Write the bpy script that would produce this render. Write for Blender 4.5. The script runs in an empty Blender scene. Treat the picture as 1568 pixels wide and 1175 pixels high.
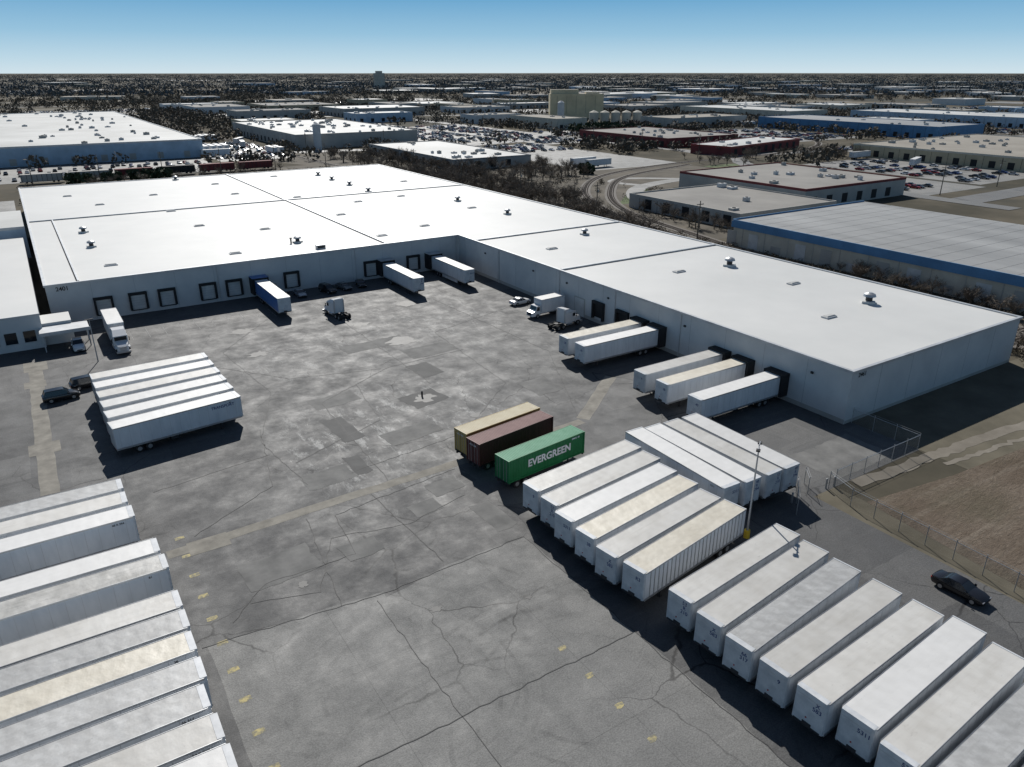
import bpy, math, random
import numpy as np
from mathutils import Vector, Matrix
random.seed(7); rng=np.random.default_rng(7)
scene=bpy.context.scene
R=math.radians
# ------------------------------------------------------------ materials
def nn(nt,t,**k):
    n=nt.nodes.new(t)
    for a,b in k.items(): setattr(n,a,b)
    return n
MATS={}
def M(name,c,rough=.75,var=.15,scale=.4,metal=0,coord='pos',c2=None,bump=0,detail=5,rnd=0,spec=.4,lo=.3,hi=.7,stretch=None):
    if name in MATS: return MATS[name]
    m=bpy.data.materials.new(name); m.use_nodes=True; nt=m.node_tree; L=nt.links
    b=nt.nodes['Principled BSDF']; b.inputs['Roughness'].default_value=rough; b.inputs['Metallic'].default_value=metal
    b.inputs['Specular IOR Level'].default_value=spec
    if coord=='pos': src=nn(nt,'ShaderNodeNewGeometry').outputs['Position']
    else: src=nn(nt,'ShaderNodeTexCoord').outputs['Object']
    if stretch:
        mp=nn(nt,'ShaderNodeMapping'); mp.inputs['Scale'].default_value=stretch; L.new(src,mp.inputs[0]); src=mp.outputs[0]
    no=nn(nt,'ShaderNodeTexNoise'); no.inputs['Scale'].default_value=scale; no.inputs['Detail'].default_value=detail; no.inputs['Roughness'].default_value=.6
    L.new(src,no.inputs['Vector'])
    r=nn(nt,'ShaderNodeValToRGB'); L.new(no.outputs[0],r.inputs[0])
    if c2 is None: ca=[x*(1-var) for x in c]; cb=[min(x*(1+var),.95) for x in c]
    else: ca=c; cb=c2
    r.color_ramp.elements[0].position=lo; r.color_ramp.elements[1].position=hi
    r.color_ramp.elements[0].color=(*ca,1); r.color_ramp.elements[1].color=(*cb,1)
    out=r.outputs[0]
    if rnd:
        oi=nn(nt,'ShaderNodeObjectInfo'); mr=nn(nt,'ShaderNodeMapRange'); mr.inputs[3].default_value=1-rnd; mr.inputs[4].default_value=1+rnd*.5
        L.new(oi.outputs['Random'],mr.inputs[0]); vm=nn(nt,'ShaderNodeVectorMath',operation='SCALE'); L.new(out,vm.inputs[0]); L.new(mr.outputs[0],vm.inputs['Scale']); out=vm.outputs[0]
    L.new(out,b.inputs['Base Color'])
    if bump:
        bp=nn(nt,'ShaderNodeBump'); bp.inputs['Strength'].default_value=bump; bp.inputs['Distance'].default_value=.1; L.new(no.outputs[0],bp.inputs['Height']); L.new(bp.outputs[0],b.inputs['Normal'])
    MATS[name]=m; return m
def mixc(nt,fac,a,b,mode='MIX'):
    x=nn(nt,'ShaderNodeMix',data_type='RGBA',blend_type=mode)
    for s,v in ((x.inputs[0],fac),(x.inputs[6],a),(x.inputs[7],b)):
        if isinstance(v,bpy.types.NodeSocket): nt.links.new(v,s)
        elif isinstance(v,(int,float)): s.default_value=v
        else: s.default_value=(*v,1)
    return x.outputs[2]
def noise(nt,src,scale,detail=5,rough=.6,lo=.4,hi=.6,stretch=None,rot=0,dist=0):
    if stretch or rot:
        mp=nn(nt,'ShaderNodeMapping'); mp.inputs['Scale'].default_value=stretch or (1,1,1); mp.inputs['Rotation'].default_value=(0,0,rot); nt.links.new(src,mp.inputs[0]); src=mp.outputs[0]
    n=nn(nt,'ShaderNodeTexNoise'); n.inputs['Scale'].default_value=scale; n.inputs['Detail'].default_value=detail; n.inputs['Roughness'].default_value=rough; n.inputs['Distortion'].default_value=dist
    nt.links.new(src,n.inputs['Vector'])
    r=nn(nt,'ShaderNodeMapRange'); r.inputs[1].default_value=lo; r.inputs[2].default_value=hi; nt.links.new(n.outputs[0],r.inputs[0]); return r.outputs[0]
def mth(nt,op,a,b=0.0):
    n=nn(nt,'ShaderNodeMath',operation=op)
    for s,v in zip(n.inputs,(a,b)):
        if isinstance(v,bpy.types.NodeSocket): nt.links.new(v,s)
        else: s.default_value=v
    return n.outputs[0]
def blob(nt,src,cx,cy,rx,ry):
    mp=nn(nt,'ShaderNodeMapping'); mp.inputs['Location'].default_value=(-cx/rx,-cy/ry,0); mp.inputs['Scale'].default_value=(1/rx,1/ry,0); nt.links.new(src,mp.inputs[0])
    g=nn(nt,'ShaderNodeVectorMath',operation='LENGTH'); nt.links.new(mp.outputs[0],g.inputs[0])
    r=nn(nt,'ShaderNodeMapRange'); r.inputs[1].default_value=1; r.inputs[2].default_value=.4; nt.links.new(g.outputs['Value'],r.inputs[0]); return r.outputs[0]
def brick(nt,src,w,h,off,rot,c1,c2,mort,msize):
    mp=nn(nt,'ShaderNodeMapping'); mp.inputs['Rotation'].default_value=(0,0,rot); mp.inputs['Location'].default_value=(3.3,1.7,0); nt.links.new(src,mp.inputs[0])
    bk=nn(nt,'ShaderNodeTexBrick'); bk.offset=off; bk.squash=1; bk.inputs['Scale'].default_value=1; bk.inputs['Brick Width'].default_value=w; bk.inputs['Row Height'].default_value=h
    bk.inputs['Mortar Size'].default_value=msize; bk.inputs['Mortar Smooth'].default_value=.3
    for k,v in (('Color1',c1),('Color2',c2),('Mortar',mort)): bk.inputs[k].default_value=(v,v,v,1)
    nt.links.new(mp.outputs[0],bk.inputs[0]); return bk
def pavement(name,base,light,dark,crack=.5,scuffs=(),slab=None,sheen=.5):
    m=bpy.data.materials.new(name); m.use_nodes=True; nt=m.node_tree; L=nt.links; b=nt.nodes['Principled BSDF']
    src=nn(nt,'ShaderNodeNewGeometry').outputs['Position']
    c=mixc(nt,noise(nt,src,.028,4,.55,.35,.62),dark,base)
    dn0=nn(nt,'ShaderNodeTexNoise'); dn0.inputs['Scale'].default_value=.6; dn0.inputs['Detail'].default_value=6; L.new(src,dn0.inputs['Vector'])
    wob=nn(nt,'ShaderNodeVectorMath',operation='MULTIPLY_ADD'); wob.inputs[1].default_value=(.7,.7,0); L.new(dn0.outputs[1],wob.inputs[0]); L.new(src,wob.inputs[2])
    if crack:
        b1=brick(nt,wob.outputs[0],11.3,7.1,.37,.02,0,1,.5,.0); b2=brick(nt,wob.outputs[0],5.2,8.7,.61,-.05,0,1,.5,.0)
        k=noise(nt,src,.03,3,.5,.42,.6)
        v1=nn(nt,'ShaderNodeMapRange'); v1.inputs[1].default_value=.62; v1.inputs[2].default_value=.9; L.new(b1.outputs[0],v1.inputs[0])
        v2=nn(nt,'ShaderNodeMapRange'); v2.inputs[1].default_value=.7; v2.inputs[2].default_value=.95; L.new(b2.outputs[0],v2.inputs[0])
        c=mixc(nt,mth(nt,'MULTIPLY',v1.outputs[0],.42),c,light); c=mixc(nt,mth(nt,'MULTIPLY',mth(nt,'MULTIPLY',v2.outputs[0],k),.5),c,dark)
    c=mixc(nt,mth(nt,'MULTIPLY',noise(nt,src,.16,10,.75,.5,.72),.34),c,light)
    c=mixc(nt,mth(nt,'MULTIPLY',noise(nt,src,.6,8,.75,.5,.7),.38),c,dark)
    c=mixc(nt,mth(nt,'MULTIPLY',noise(nt,src,1,7,.7,.5,.72,(.9,.05,1)),.34),c,dark)
    c=mixc(nt,mth(nt,'MULTIPLY',noise(nt,src,1,7,.7,.52,.76,(.05,.8,1),.3),.34),c,light)
    c=mixc(nt,mth(nt,'MULTIPLY',noise(nt,src,1,7,.7,.54,.76,(.06,1.4,1),.02),.3),c,light)
    for (cx,cy,rx,ry,s) in scuffs:
        k=mth(nt,'MULTIPLY',blob(nt,src,cx,cy,rx,ry),noise(nt,src,.5,9,.8,.53,.62,(1,.4,1),.15,.4))
        c=mixc(nt,mth(nt,'MULTIPLY',k,s),c,(.31,.31,.3))
    if crack:
        dn=nn(nt,'ShaderNodeTexNoise'); dn.inputs['Scale'].default_value=.5; dn.inputs['Detail'].default_value=7; L.new(src,dn.inputs['Vector'])
        va=nn(nt,'ShaderNodeVectorMath',operation='MULTIPLY_ADD'); va.inputs[1].default_value=(1.6,1.6,0); L.new(dn.outputs[1],va.inputs[0]); L.new(src,va.inputs[2])
        for sc,wd,am in ((.085,.0048,1.2),(.25,.006,.5)):
            vo=nn(nt,'ShaderNodeTexVoronoi',feature='DISTANCE_TO_EDGE'); vo.inputs['Scale'].default_value=sc; L.new(va.outputs[0],vo.inputs['Vector'])
            r=nn(nt,'ShaderNodeMapRange'); r.inputs[1].default_value=wd*1.4; r.inputs[2].default_value=wd*.4; L.new(vo.outputs['Distance'],r.inputs[0])
            k=mth(nt,'MULTIPLY',r.outputs[0],noise(nt,src,.05,3,.5,.43,.58))
            c=mixc(nt,mth(nt,'MULTIPLY',k,crack*am),c,tuple(x*.35 for x in dark))
    if slab:
        bk=nn(nt,'ShaderNodeTexBrick'); bk.offset=0; bk.inputs['Scale'].default_value=1; bk.inputs['Brick Width'].default_value=slab; bk.inputs['Row Height'].default_value=slab
        bk.inputs['Mortar Size'].default_value=.03; bk.inputs['Mortar Smooth'].default_value=.3; L.new(src,bk.inputs[0])
        c=mixc(nt,mth(nt,'MULTIPLY',bk.outputs['Fac'],.5),c,tuple(x*.4 for x in dark))
    fine=noise(nt,src,8,4,.65,.3,.7)
    c=mixc(nt,.35,c,mixc(nt,fine,(.0,.0,.0),(1,1,1)),'OVERLAY')
    L.new(c,b.inputs['Base Color']); b.inputs['Specular IOR Level'].default_value=sheen
    rr=nn(nt,'ShaderNodeMapRange'); rr.inputs[3].default_value=.55; rr.inputs[4].default_value=.85; L.new(noise(nt,src,.25,7,.7,.3,.7),rr.inputs[0]); L.new(rr.outputs[0],b.inputs['Roughness'])
    bp=nn(nt,'ShaderNodeBump'); bp.inputs['Strength'].default_value=.3; bp.inputs['Distance'].default_value=.03; L.new(fine,bp.inputs['Height']); L.new(bp.outputs[0],b.inputs['Normal'])
    MATS[name]=m; return m
def trailer_roof(name,c,dirt,amt,wr=.3,plaid=0):
    m=bpy.data.materials.new(name); m.use_nodes=True; nt=m.node_tree; L=nt.links; b=nt.nodes['Principled BSDF']
    tc=nn(nt,'ShaderNodeTexCoord').outputs['Object']; oi=nn(nt,'ShaderNodeObjectInfo')
    cx=nn(nt,'ShaderNodeCombineXYZ'); v=mth(nt,'MULTIPLY',oi.outputs['Random'],200.0); L.new(v,cx.inputs[0]); L.new(v,cx.inputs[1])
    ad=nn(nt,'ShaderNodeVectorMath',operation='ADD'); L.new(tc,ad.inputs[0]); L.new(cx.outputs[0],ad.inputs[1]); s=ad.outputs[0]
    k=noise(nt,s,.35,4,.55,.4,.75); k2=noise(nt,s,1,6,.65,.5,.8,(.2,2.2,1)); k3=noise(nt,s,3,7,.75,.6,.74,(.6,1,1))
    c1=mixc(nt,mth(nt,'MULTIPLY',k,amt*.7),c,dirt); c1=mixc(nt,mth(nt,'MULTIPLY',k2,amt*.6),c1,dirt); c1=mixc(nt,mth(nt,'MULTIPLY',k3,amt*.8),c1,tuple(x*.5 for x in dirt))
    wv=nn(nt,'ShaderNodeTexWave',bands_direction='X',wave_profile='SIN'); wv.inputs['Scale'].default_value=.26; wv.inputs['Distortion'].default_value=.2; L.new(tc,wv.inputs[0])
    c1=mixc(nt,mth(nt,'MULTIPLY',wv.outputs['Fac'],.1+plaid*.3),c1,dirt)
    if plaid:
        w2=nn(nt,'ShaderNodeTexWave',bands_direction='DIAGONAL'); w2.inputs['Scale'].default_value=.5; w2.inputs['Distortion'].default_value=9; w2.inputs['Detail'].default_value=8; w2.inputs['Detail Scale'].default_value=2.5; w2.inputs['Detail Roughness'].default_value=.7; L.new(s,w2.inputs[0])
        c1=mixc(nt,mth(nt,'MULTIPLY',w2.outputs['Fac'],plaid),c1,dirt)
    mr=nn(nt,'ShaderNodeMapRange'); mr.inputs[3].default_value=.8; mr.inputs[4].default_value=1.05; L.new(oi.outputs['Random'],mr.inputs[0])
    vm=nn(nt,'ShaderNodeVectorMath',operation='SCALE'); L.new(c1,vm.inputs[0]); L.new(mr.outputs[0],vm.inputs['Scale']); L.new(vm.outputs[0],b.inputs['Base Color'])
    b.inputs['Roughness'].default_value=.5
    bp=nn(nt,'ShaderNodeBump'); bp.inputs['Strength'].default_value=wr; bp.inputs['Distance'].default_value=.12; L.new(noise(nt,s,.7,3,.45,.2,.8,(1.2,1,1),.5),bp.inputs['Height']); L.new(bp.outputs[0],b.inputs['Normal'])
    MATS[name]=m; return m
asph=pavement('asphalt',(.09,.09,.089),(.145,.143,.138),(.058,.058,.059),.8,scuffs=[(40,88,22,19,.9),(28,84,10,16,.7),(62,128,24,20,.6),(36,120,20,16,.4),(70,105,14,14,.25),(30,70,16,8,.3)],sheen=.4)
conc=pavement('yard_concrete',(.17,.169,.162),(.215,.212,.203),(.125,.125,.121),.75,slab=15.5,sheen=.4)
lotm=pavement('lot_concrete',(.22,.215,.2),(.3,.29,.27),(.15,.148,.14),.3)
road=pavement('road_asphalt',(.15,.148,.143),(.19,.188,.18),(.11,.11,.108),.3)
gut=M('gutter_concrete',(.15,.14,.12),.85,c2=(.28,.262,.225),scale=.6,bump=.1,detail=8)
patchL=M('patch_light',(.1,.1,.097),.85,c2=(.2,.197,.188),scale=.4,detail=9)
patchD=M('patch_dark',(.05,.05,.05),.8,c2=(.095,.095,.093),scale=.4,detail=9)
oil=M('oil_stain',(.03,.03,.03),.6,c2=(.09,.09,.088),scale=.8,detail=8)
tar=M('tar_seal',(.025,.025,.026),.7,c2=(.06,.06,.059),scale=.3)
yel=M('yellow_paint',(.19,.18,.14),.8,c2=(.46,.39,.18),scale=2.5,lo=.42,hi=.6)
whitep=M('white_paint',(.12,.12,.12),.8,c2=(.4,.4,.39),scale=1,lo=.4,hi=.7)
roofw=M('white_membrane_roof',(.565,.565,.545),.55,c2=(.645,.64,.615),scale=.06,detail=9,spec=.3)
roofg=M('gray_gravel_roof',(.2,.19,.175),.9,c2=(.3,.285,.26),scale=.05,detail=8)
roofw2=M('white_roof_far',(.4,.4,.38),.7,c2=(.58,.58,.56),scale=.03,detail=6)
roofm=M('metal_ridged_roof',(.22,.22,.215),.6,c2=(.35,.35,.34),scale=.12,detail=9,stretch=(1,.15,1))
roofbr=M('tan_roof',(.24,.215,.18),.9,c2=(.33,.305,.26),scale=.04,detail=7)
seam=M('dark_joint',(.03,.03,.035),.8)
wallw=M('painted_tiltup_wall',(.5,.51,.515),.75,c2=(.6,.605,.6),scale=.25,detail=6,spec=.2)
joint=M('wall_joint',(.3,.31,.32),.8)
cap=M('metal_coping',(.5,.51,.52),.45,metal=.3)
blk=M('black_rubber',(.02,.02,.021),.8)
doorw=M('dock_door_white',(.55,.55,.54),.6)
greyw=M('concrete_wall',(.33,.32,.3),.85,c2=(.43,.42,.39),scale=.15)
tanw=M('tan_wall',(.42,.36,.25),.85,scale=.15)
tanl=M('pale_tan_wall',(.62,.52,.34),.85,scale=.1)
bluew=M('blue_panel',(.08,.2,.36),.6,scale=.2)
redw=M('dark_red_wall',(.16,.035,.035),.8,scale=.2)
beigew=M('beige_wall',(.5,.47,.4),.85,scale=.2)
lblue=M('light_blue_wall',(.36,.46,.56),.7,scale=.2)
glass=M('dark_glass',(.015,.02,.025),.08,spec=.6)
steel=M('galvanised_steel',(.42,.43,.44),.45,metal=.6,scale=2,coord='o')
dkst=M('chassis_steel',(.03,.03,.032),.6,coord='o')
alu=M('aluminium',(.5,.51,.52),.35,metal=.7,coord='o')
tire=M('tire_rubber',(.018,.018,.018),.9,coord='o')
rim=M('wheel_rim',(.45,.45,.45),.35,metal=.7,coord='o')
sidew=M('trailer_side_white',(.54,.57,.6),.4,c2=(.7,.72,.74),scale=.8,coord='o',rnd=.15,stretch=(1,1,.3),detail=8)
sideb=M('trailer_side_blue',(.07,.17,.42),.4,coord='o')
nose=M('trailer_nose_white',(.46,.48,.5),.45,c2=(.66,.67,.68),scale=1.4,coord='o',rnd=.15,detail=8)
rfW=trailer_roof('trailer_roof_white',(.62,.605,.57),(.38,.355,.31),.6,.25)
rfC=trailer_roof('trailer_roof_clean',(.72,.71,.69),(.5,.49,.46),.35,.2)
rfG=trailer_roof('trailer_roof_grey',(.5,.5,.49),(.26,.255,.245),.7,.3,.3)
rfB=trailer_roof('trailer_roof_beige',(.64,.595,.5),(.42,.37,.28),.6,.5)
rfD=trailer_roof('trailer_roof_dirty',(.55,.54,.51),(.12,.115,.1),.95,.4)
txtb=M('lettering_blue',(.03,.05,.16),.6); txtk=M('lettering_black',(.02,.02,.02),.6); txtw=M('lettering_white',(.8,.8,.8),.5)
redl=M('red_lamp',(.4,.02,.02),.4); yelo=M('yellow_guard',(.6,.42,.04),.6)
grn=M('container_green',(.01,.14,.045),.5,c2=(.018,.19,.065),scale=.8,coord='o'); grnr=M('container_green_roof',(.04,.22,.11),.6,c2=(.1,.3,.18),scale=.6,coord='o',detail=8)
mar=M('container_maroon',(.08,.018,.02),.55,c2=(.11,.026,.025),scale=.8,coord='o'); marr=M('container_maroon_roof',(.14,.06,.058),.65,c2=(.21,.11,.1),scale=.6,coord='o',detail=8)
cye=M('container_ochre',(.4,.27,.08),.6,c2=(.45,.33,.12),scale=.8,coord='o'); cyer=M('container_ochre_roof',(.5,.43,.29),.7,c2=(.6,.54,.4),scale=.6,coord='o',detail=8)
pW=M('car_paint_white',(.7,.7,.7),.25,var=.02,spec=.6); pK=M('car_paint_black',(.012,.012,.014),.15,var=.02,spec=.7); pG=M('car_paint_grey',(.16,.165,.17),.25,metal=.4,var=.02); pS=M('car_paint_silver',(.45,.46,.47),.3,metal=.5,var=.02)
pR=M('car_paint_red',(.25,.02,.02),.3); pB=M('car_paint_blue',(.03,.06,.18),.3)
bark=M('bark',(.13,.11,.09),.9); twig=M('bare_twigs',(.105,.084,.064),.95,c2=(.18,.148,.115),scale=.3); brushm=M('brush',(.075,.06,.042),.95,c2=(.14,.115,.082),scale=.2)
ftree=M('distant_foliage',(.075,.064,.048),.95,c2=(.135,.116,.09),scale=.02); ftree_haze=M('haze_tinted_foliage',(.06,.074,.084),.95,c2=(.1,.115,.122),scale=.004)  # second material: bluish aerial haze painted into the far woodland colour
evg=M('evergreen_foliage',(.02,.035,.018),.95,c2=(.05,.07,.035),scale=.3)
grass=M('dry_grass',(.085,.075,.052),.95,c2=(.15,.132,.095),scale=.2,detail=9,bump=.3); ball=M('ballast',(.13,.115,.1),.95,c2=(.2,.185,.165),scale=.5,detail=8)
weeds=M('rough_ground',(.055,.047,.034),.95,c2=(.135,.115,.085),scale=.09,detail=9)
dirt=M('dirt_track',(.15,.132,.105),.95,c2=(.24,.215,.178),scale=.3,detail=8); lawn=M('green_lawn',(.06,.085,.03),.95,c2=(.1,.13,.05),scale=.1)
drygr=M('pasture',(.12,.1,.068),.95,c2=(.19,.162,.115),scale=.02,detail=8)
rust=M('rail_steel',(.1,.07,.055),.6)
# ------------------------------------------------------------ mesh builder
class MB:
    def __init__(s): s.v=[];s.f=[];s.m=[];s.mats=[];s.T=None
    def mi(s,m):
        if m not in s.mats: s.mats.append(m)
        return s.mats.index(m)
    def add(s,vs,fs,m):
        o=len(s.v)
        if s.T is not None: vs=[tuple(s.T@Vector(p)) for p in vs]
        s.v+=list(vs); i=s.mi(m)
        for f in fs: s.f.append(tuple(o+k for k in f)); s.m.append(i)
    def box(s,x0,x1,y0,y1,z0,z1,m,top=None,bottom=True):
        vs=[(x0,y0,z0),(x1,y0,z0),(x1,y1,z0),(x0,y1,z0),(x0,y0,z1),(x1,y0,z1),(x1,y1,z1),(x0,y1,z1)]
        fs=[(0,1,5,4),(1,2,6,5),(2,3,7,6),(3,0,4,7)]
        if bottom: fs.append((3,2,1,0))
        s.add(vs,fs,m); s.add(vs[4:],[(0,1,2,3)],top or m)
    def prism(s,p,z0,z1,m,top=None):
        n=len(p); s.add([(x,y,z0) for x,y in p]+[(x,y,z1) for x,y in p],[(i,(i+1)%n,n+(i+1)%n,n+i) for i in range(n)],m)
        s.add([(x,y,z1) for x,y in p],[tuple(range(n))],top or m)
    def cyl(s,c,r,h,m,axis='z',n=14,r2=None):
        r2=r if r2 is None else r2; vs=[]
        for k,(rr,d) in enumerate(((r,0),(r2,h))):
            for i in range(n):
                a=2*math.pi*i/n; p,q=rr*math.cos(a),rr*math.sin(a)
                vs.append({'z':(c[0]+p,c[1]+q,c[2]+d),'x':(c[0]+d,c[1]+p,c[2]+q),'y':(c[0]+q,c[1]+d,c[2]+p)}[axis])
        s.add(vs,[(i,(i+1)%n,n+(i+1)%n,n+i) for i in range(n)]+[tuple(range(n))[::-1],tuple(range(n,2*n))],m)
    def loft(s,secs,m,caps=True):
        n=len(secs[0]); vs=[p for q in secs for p in q]; fs=[]
        for k in range(len(secs)-1):
            for i in range(n): fs.append((k*n+i,k*n+(i+1)%n,(k+1)*n+(i+1)%n,(k+1)*n+i))
        if caps: fs+= [tuple(range(n))[::-1],tuple(range((len(secs)-1)*n,len(secs)*n))]
        s.add(vs,fs,m)
    def poly(s,pts,m): s.add(pts,[tuple(range(len(pts)))],m)
    def mesh(s,name):
        me=bpy.data.meshes.new(name); me.from_pydata(s.v,[],s.f)
        for m in s.mats: me.materials.append(m)
        me.polygons.foreach_set('material_index',s.m); me.update(); return me
    def obj(s,name,loc=(0,0,0),rot=0): return put(s.mesh(name),name,loc,rot)
def put(me,name,loc=(0,0,0),rot=0,sc=1):
    o=bpy.data.objects.new(name,me); o.location=loc; o.rotation_euler=(0,0,R(rot))
    o.scale=(sc,sc,sc) if not isinstance(sc,tuple) else sc
    bpy.context.collection.objects.link(o); return o
def tmesh(body,size,bold=.02):
    c=bpy.data.curves.new('t','FONT'); c.body=body; c.size=size; c.align_x='CENTER'; c.align_y='CENTER'; c.offset=bold*size; c.space_line=.9
    o=bpy.data.objects.new('t',c); bpy.context.collection.objects.link(o); bpy.context.view_layer.update()
    me=bpy.data.meshes.new_from_object(o.evaluated_get(bpy.context.evaluated_depsgraph_get()))
    vs=[tuple(v.co) for v in me.vertices]; fs=[tuple(p.vertices) for p in me.polygons]
    bpy.data.objects.remove(o); bpy.data.curves.remove(c); bpy.data.meshes.remove(me); return vs,fs
def wheel(b,x,y,r,w,m=tire):
    b.cyl((x,y-w/2,r),r,w,m,'y',18); b.cyl((x,y-w/2-.012,r),r*.55,w+.024,rim,'y',12)
# ------------------------------------------------------------ trailers
def trailer_mesh(roof,side=sidew,num='',ribs=False,L=16.15,logo=None,skirt=False,blue=True):
    b=MB(); h=L/2; W=1.295; zt=4.1; z0=1.15; c=.22
    foot=[(-h,-W),(h-c,-W),(h-.06,-W+.07),(h,-W+c),(h,W-c),(h-.06,W-.07),(h-c,W),(-h,W)]
    n=len(foot)
    def walls(i0,i1,m):
        for i in range(i0,i1):
            p,q=foot[i%n],foot[(i+1)%n]; b.poly([(p[0],p[1],z0),(q[0],q[1],z0),(q[0],q[1],zt),(p[0],p[1],zt)],m)
    walls(0,1,side); walls(1,6,nose); walls(6,8,side)
    b.poly([(x,y,z0) for x,y in foot][::-1],dkst)
    b.poly([(x*.998,y*.985,zt-.015) for x,y in foot],roof)
    for sy in (-1,1):
        b.box(-h,h-c,sy*W-.012 if sy>0 else -W-.022,sy*W+.022 if sy>0 else -W+.012,zt-.16,zt+.012,alu if not ribs else steel)
        b.box(-h,h-c,sy*W-.012 if sy>0 else -W-.024,sy*W+.024 if sy>0 else -W+.012,z0-.1,z0+.16,alu)
        x=-h+.6
        while x<h-.6:
            w=.05 if ribs else .012; d=.035 if ribs else .006
            b.box(x-w,x+w,min(sy*W,sy*(W+d)),max(sy*W,sy*(W+d)),z0+.16,zt-.17,steel if ribs else alu,bottom=False)
            x+=.61 if ribs else 1.22
    b.box(h-.5,h+.012,-W+.1,W-.1,zt-.12,zt+.01,nose); b.box(-h-.03,-h+.12,-W,W,zt-.14,zt+.014,nose)
    b.box(-h-.03,-h,-W,-W+.1,z0,zt-.15,alu); b.box(-h-.03,-h,W-.1,W,z0,zt-.15,alu); b.box(-h-.032,-h,-W+.1,W-.1,z0,z0+.14,alu)
    b.poly([(-h-.012,-W+.1,z0+.14),(-h-.012,-W+.1,zt-.15),(-h-.012,W-.1,zt-.15),(-h-.012,W-.1,z0+.14)],side)
    b.box(-h-.025,-h-.011,-.02,.02,z0+.14,zt-.15,blk)
    for y in (-.85,-.3,.3,.85): b.cyl((-h-.045,y,z0+.15),.02,zt-z0-.35,steel,'z',6)
    for y in (-1.1,-.9,.9,1.1): b.box(-h-.05,-h-.03,y-.06,y+.06,z0+.02,z0+.1,redl)
    b.box(-h-.02,-h+.08,-1.1,1.1,.5,.6,dkst); b.box(-h,-h+.06,-.7,-.6,.6,z0,dkst); b.box(-h,-h+.06,.6,.7,.6,z0,dkst)
    b.box(-h+.3,-h+6,-.5,-.38,.85,z0-.002,dkst); b.box(-h+.3,-h+6,.38,.5,.85,z0-.002,dkst)
    for xx in (-h+2.6,-h+3.85):
        b.cyl((xx,-1.1,.52),.07,2.2,dkst,'y',8)
        for y in (-1.1,-.78,.78,1.1): wheel(b,xx,y,.52,.27)
    for y in (-.95,.95): b.box(h-3.1,h-2.95,y-.07,y+.07,.12,z0,dkst); b.box(h-3.2,h-2.85,y-.15,y+.15,.02,.12,dkst)
    b.box(h-3.05,h-3.0,-.9,.9,.6,.68,dkst)
    if skirt:
        for y in (-1.25,1.25): b.box(-h+5.2,h-3.6,y-.015,y+.015,.4,z0-.1,nose)
    else: b.box(-h+6.5,-h+7.5,-1.15,-.75,.55,z0,dkst)
    b.box(h,h+.06,-.35,.35,1.3,1.5,dkst); b.cyl((h+.02,-.12,1.9),.06,.04,redl,'x',8)
    b.box(h,h+.012,-W+c,W-c,zt-.5,zt-.46,alu); b.box(h-.001,h+.03,-W+c,W-c,z0-.04,z0+.12,dkst)
    if num:
        vs,fs=tmesh(num,.5,.02); b.add([(h+.006,x+.6,y+3.2) for x,y,_ in vs],fs,txtb if blue else txtk)
        vs,fs=tmesh(num.replace('\n',' '),.3)
        b.add([(x+h-1.6,-W-.012,y+3.65) for x,y,_ in vs],fs,txtk)
    if logo:
        vs,fs=tmesh(logo,.55); b.add([(x+h-2.6,-W-.012,y+3.35) for x,y,_ in vs],fs,txtb)
    return b.mesh('semi_trailer')
tv={}
def TV(k):
    if k in tv: return tv[k]
    d={'W1':(rfW,'X\n583'),'W2':(rfW,'53\nR\n210'),'C1':(rfC,'48\nR\n394'),'C2':(rfC,'5311'),'G1':(rfG,'66\n317'),'G2':(rfG,'5508'),'B1':(rfB,'38'),'D1':(rfD,'81'),'W3':(rfW,'9')}
    if k in d: tv[k]=trailer_mesh(d[k][0],num=d[k][1],skirt=k in('C2','W3'),blue=k!='G2')
    elif k=='R': tv[k]=trailer_mesh(rfB,num='R3',ribs=True)
    elif k=='L': tv[k]=trailer_mesh(rfC,num='40',logo='TRANSPORT')
    elif k=='BL': tv[k]=trailer_mesh(rfC,side=sideb,num='')
    elif k=='P': tv[k]=trailer_mesh(rfC,num='',L=10.5)
    return tv[k]
def trailer(k,cx,cy,rot): put(TV(k),'semi_trailer',(cx,cy,.02),rot)
def tr_edge(k,xn,yr,rot,L=16.15):
    a=R(rot); cx=xn+math.cos(a)*L/2-math.sin(a)*1.3; cy=yr+math.sin(a)*L/2+math.cos(a)*1.3
    trailer(k,cx,cy,rot+180)
for k,xn,yr,r in [('W2',40.0,34.5,6),('W1',39.9,31.1,6.5),('G1',39.8,27.9,6),('W3',39.9,24.7,4),('W1',40.1,21.5,3),('C2',40.9,18.4,3.5),('W2',40.4,15.2,3),('G1',40.6,12.0,2.5),('W1',40.3,8.8,3),
    ('W3',39.5,56.3,6.5),('W2',39.5,52.9,7),('C2',39.0,49.7,7),('B1',39.0,46.2,8),('W1',38.8,42.8,8),('R',39.4,39.6,9)]: tr_edge(k,xn,yr,r)
for k,x,y,r in [('C2',57.9,54.2,-91),('C1',60.7,53.8,-90),('W2',63.8,53.6,-89),('C1',66.8,53.5,-90)]: trailer(k,x,y,r)
for i,(k,r) in enumerate([('L',6.5),('C1',5.5),('C2',4.5),('W3',3.5),('C1',2.5),('W1',2)]):
    a=R(r); y=97.2+3.94*i; trailer(k,3.7-.08*i+math.cos(a)*8.1-1.3*math.sin(a),y+math.sin(a)*8.1+1.3,r)
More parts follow.
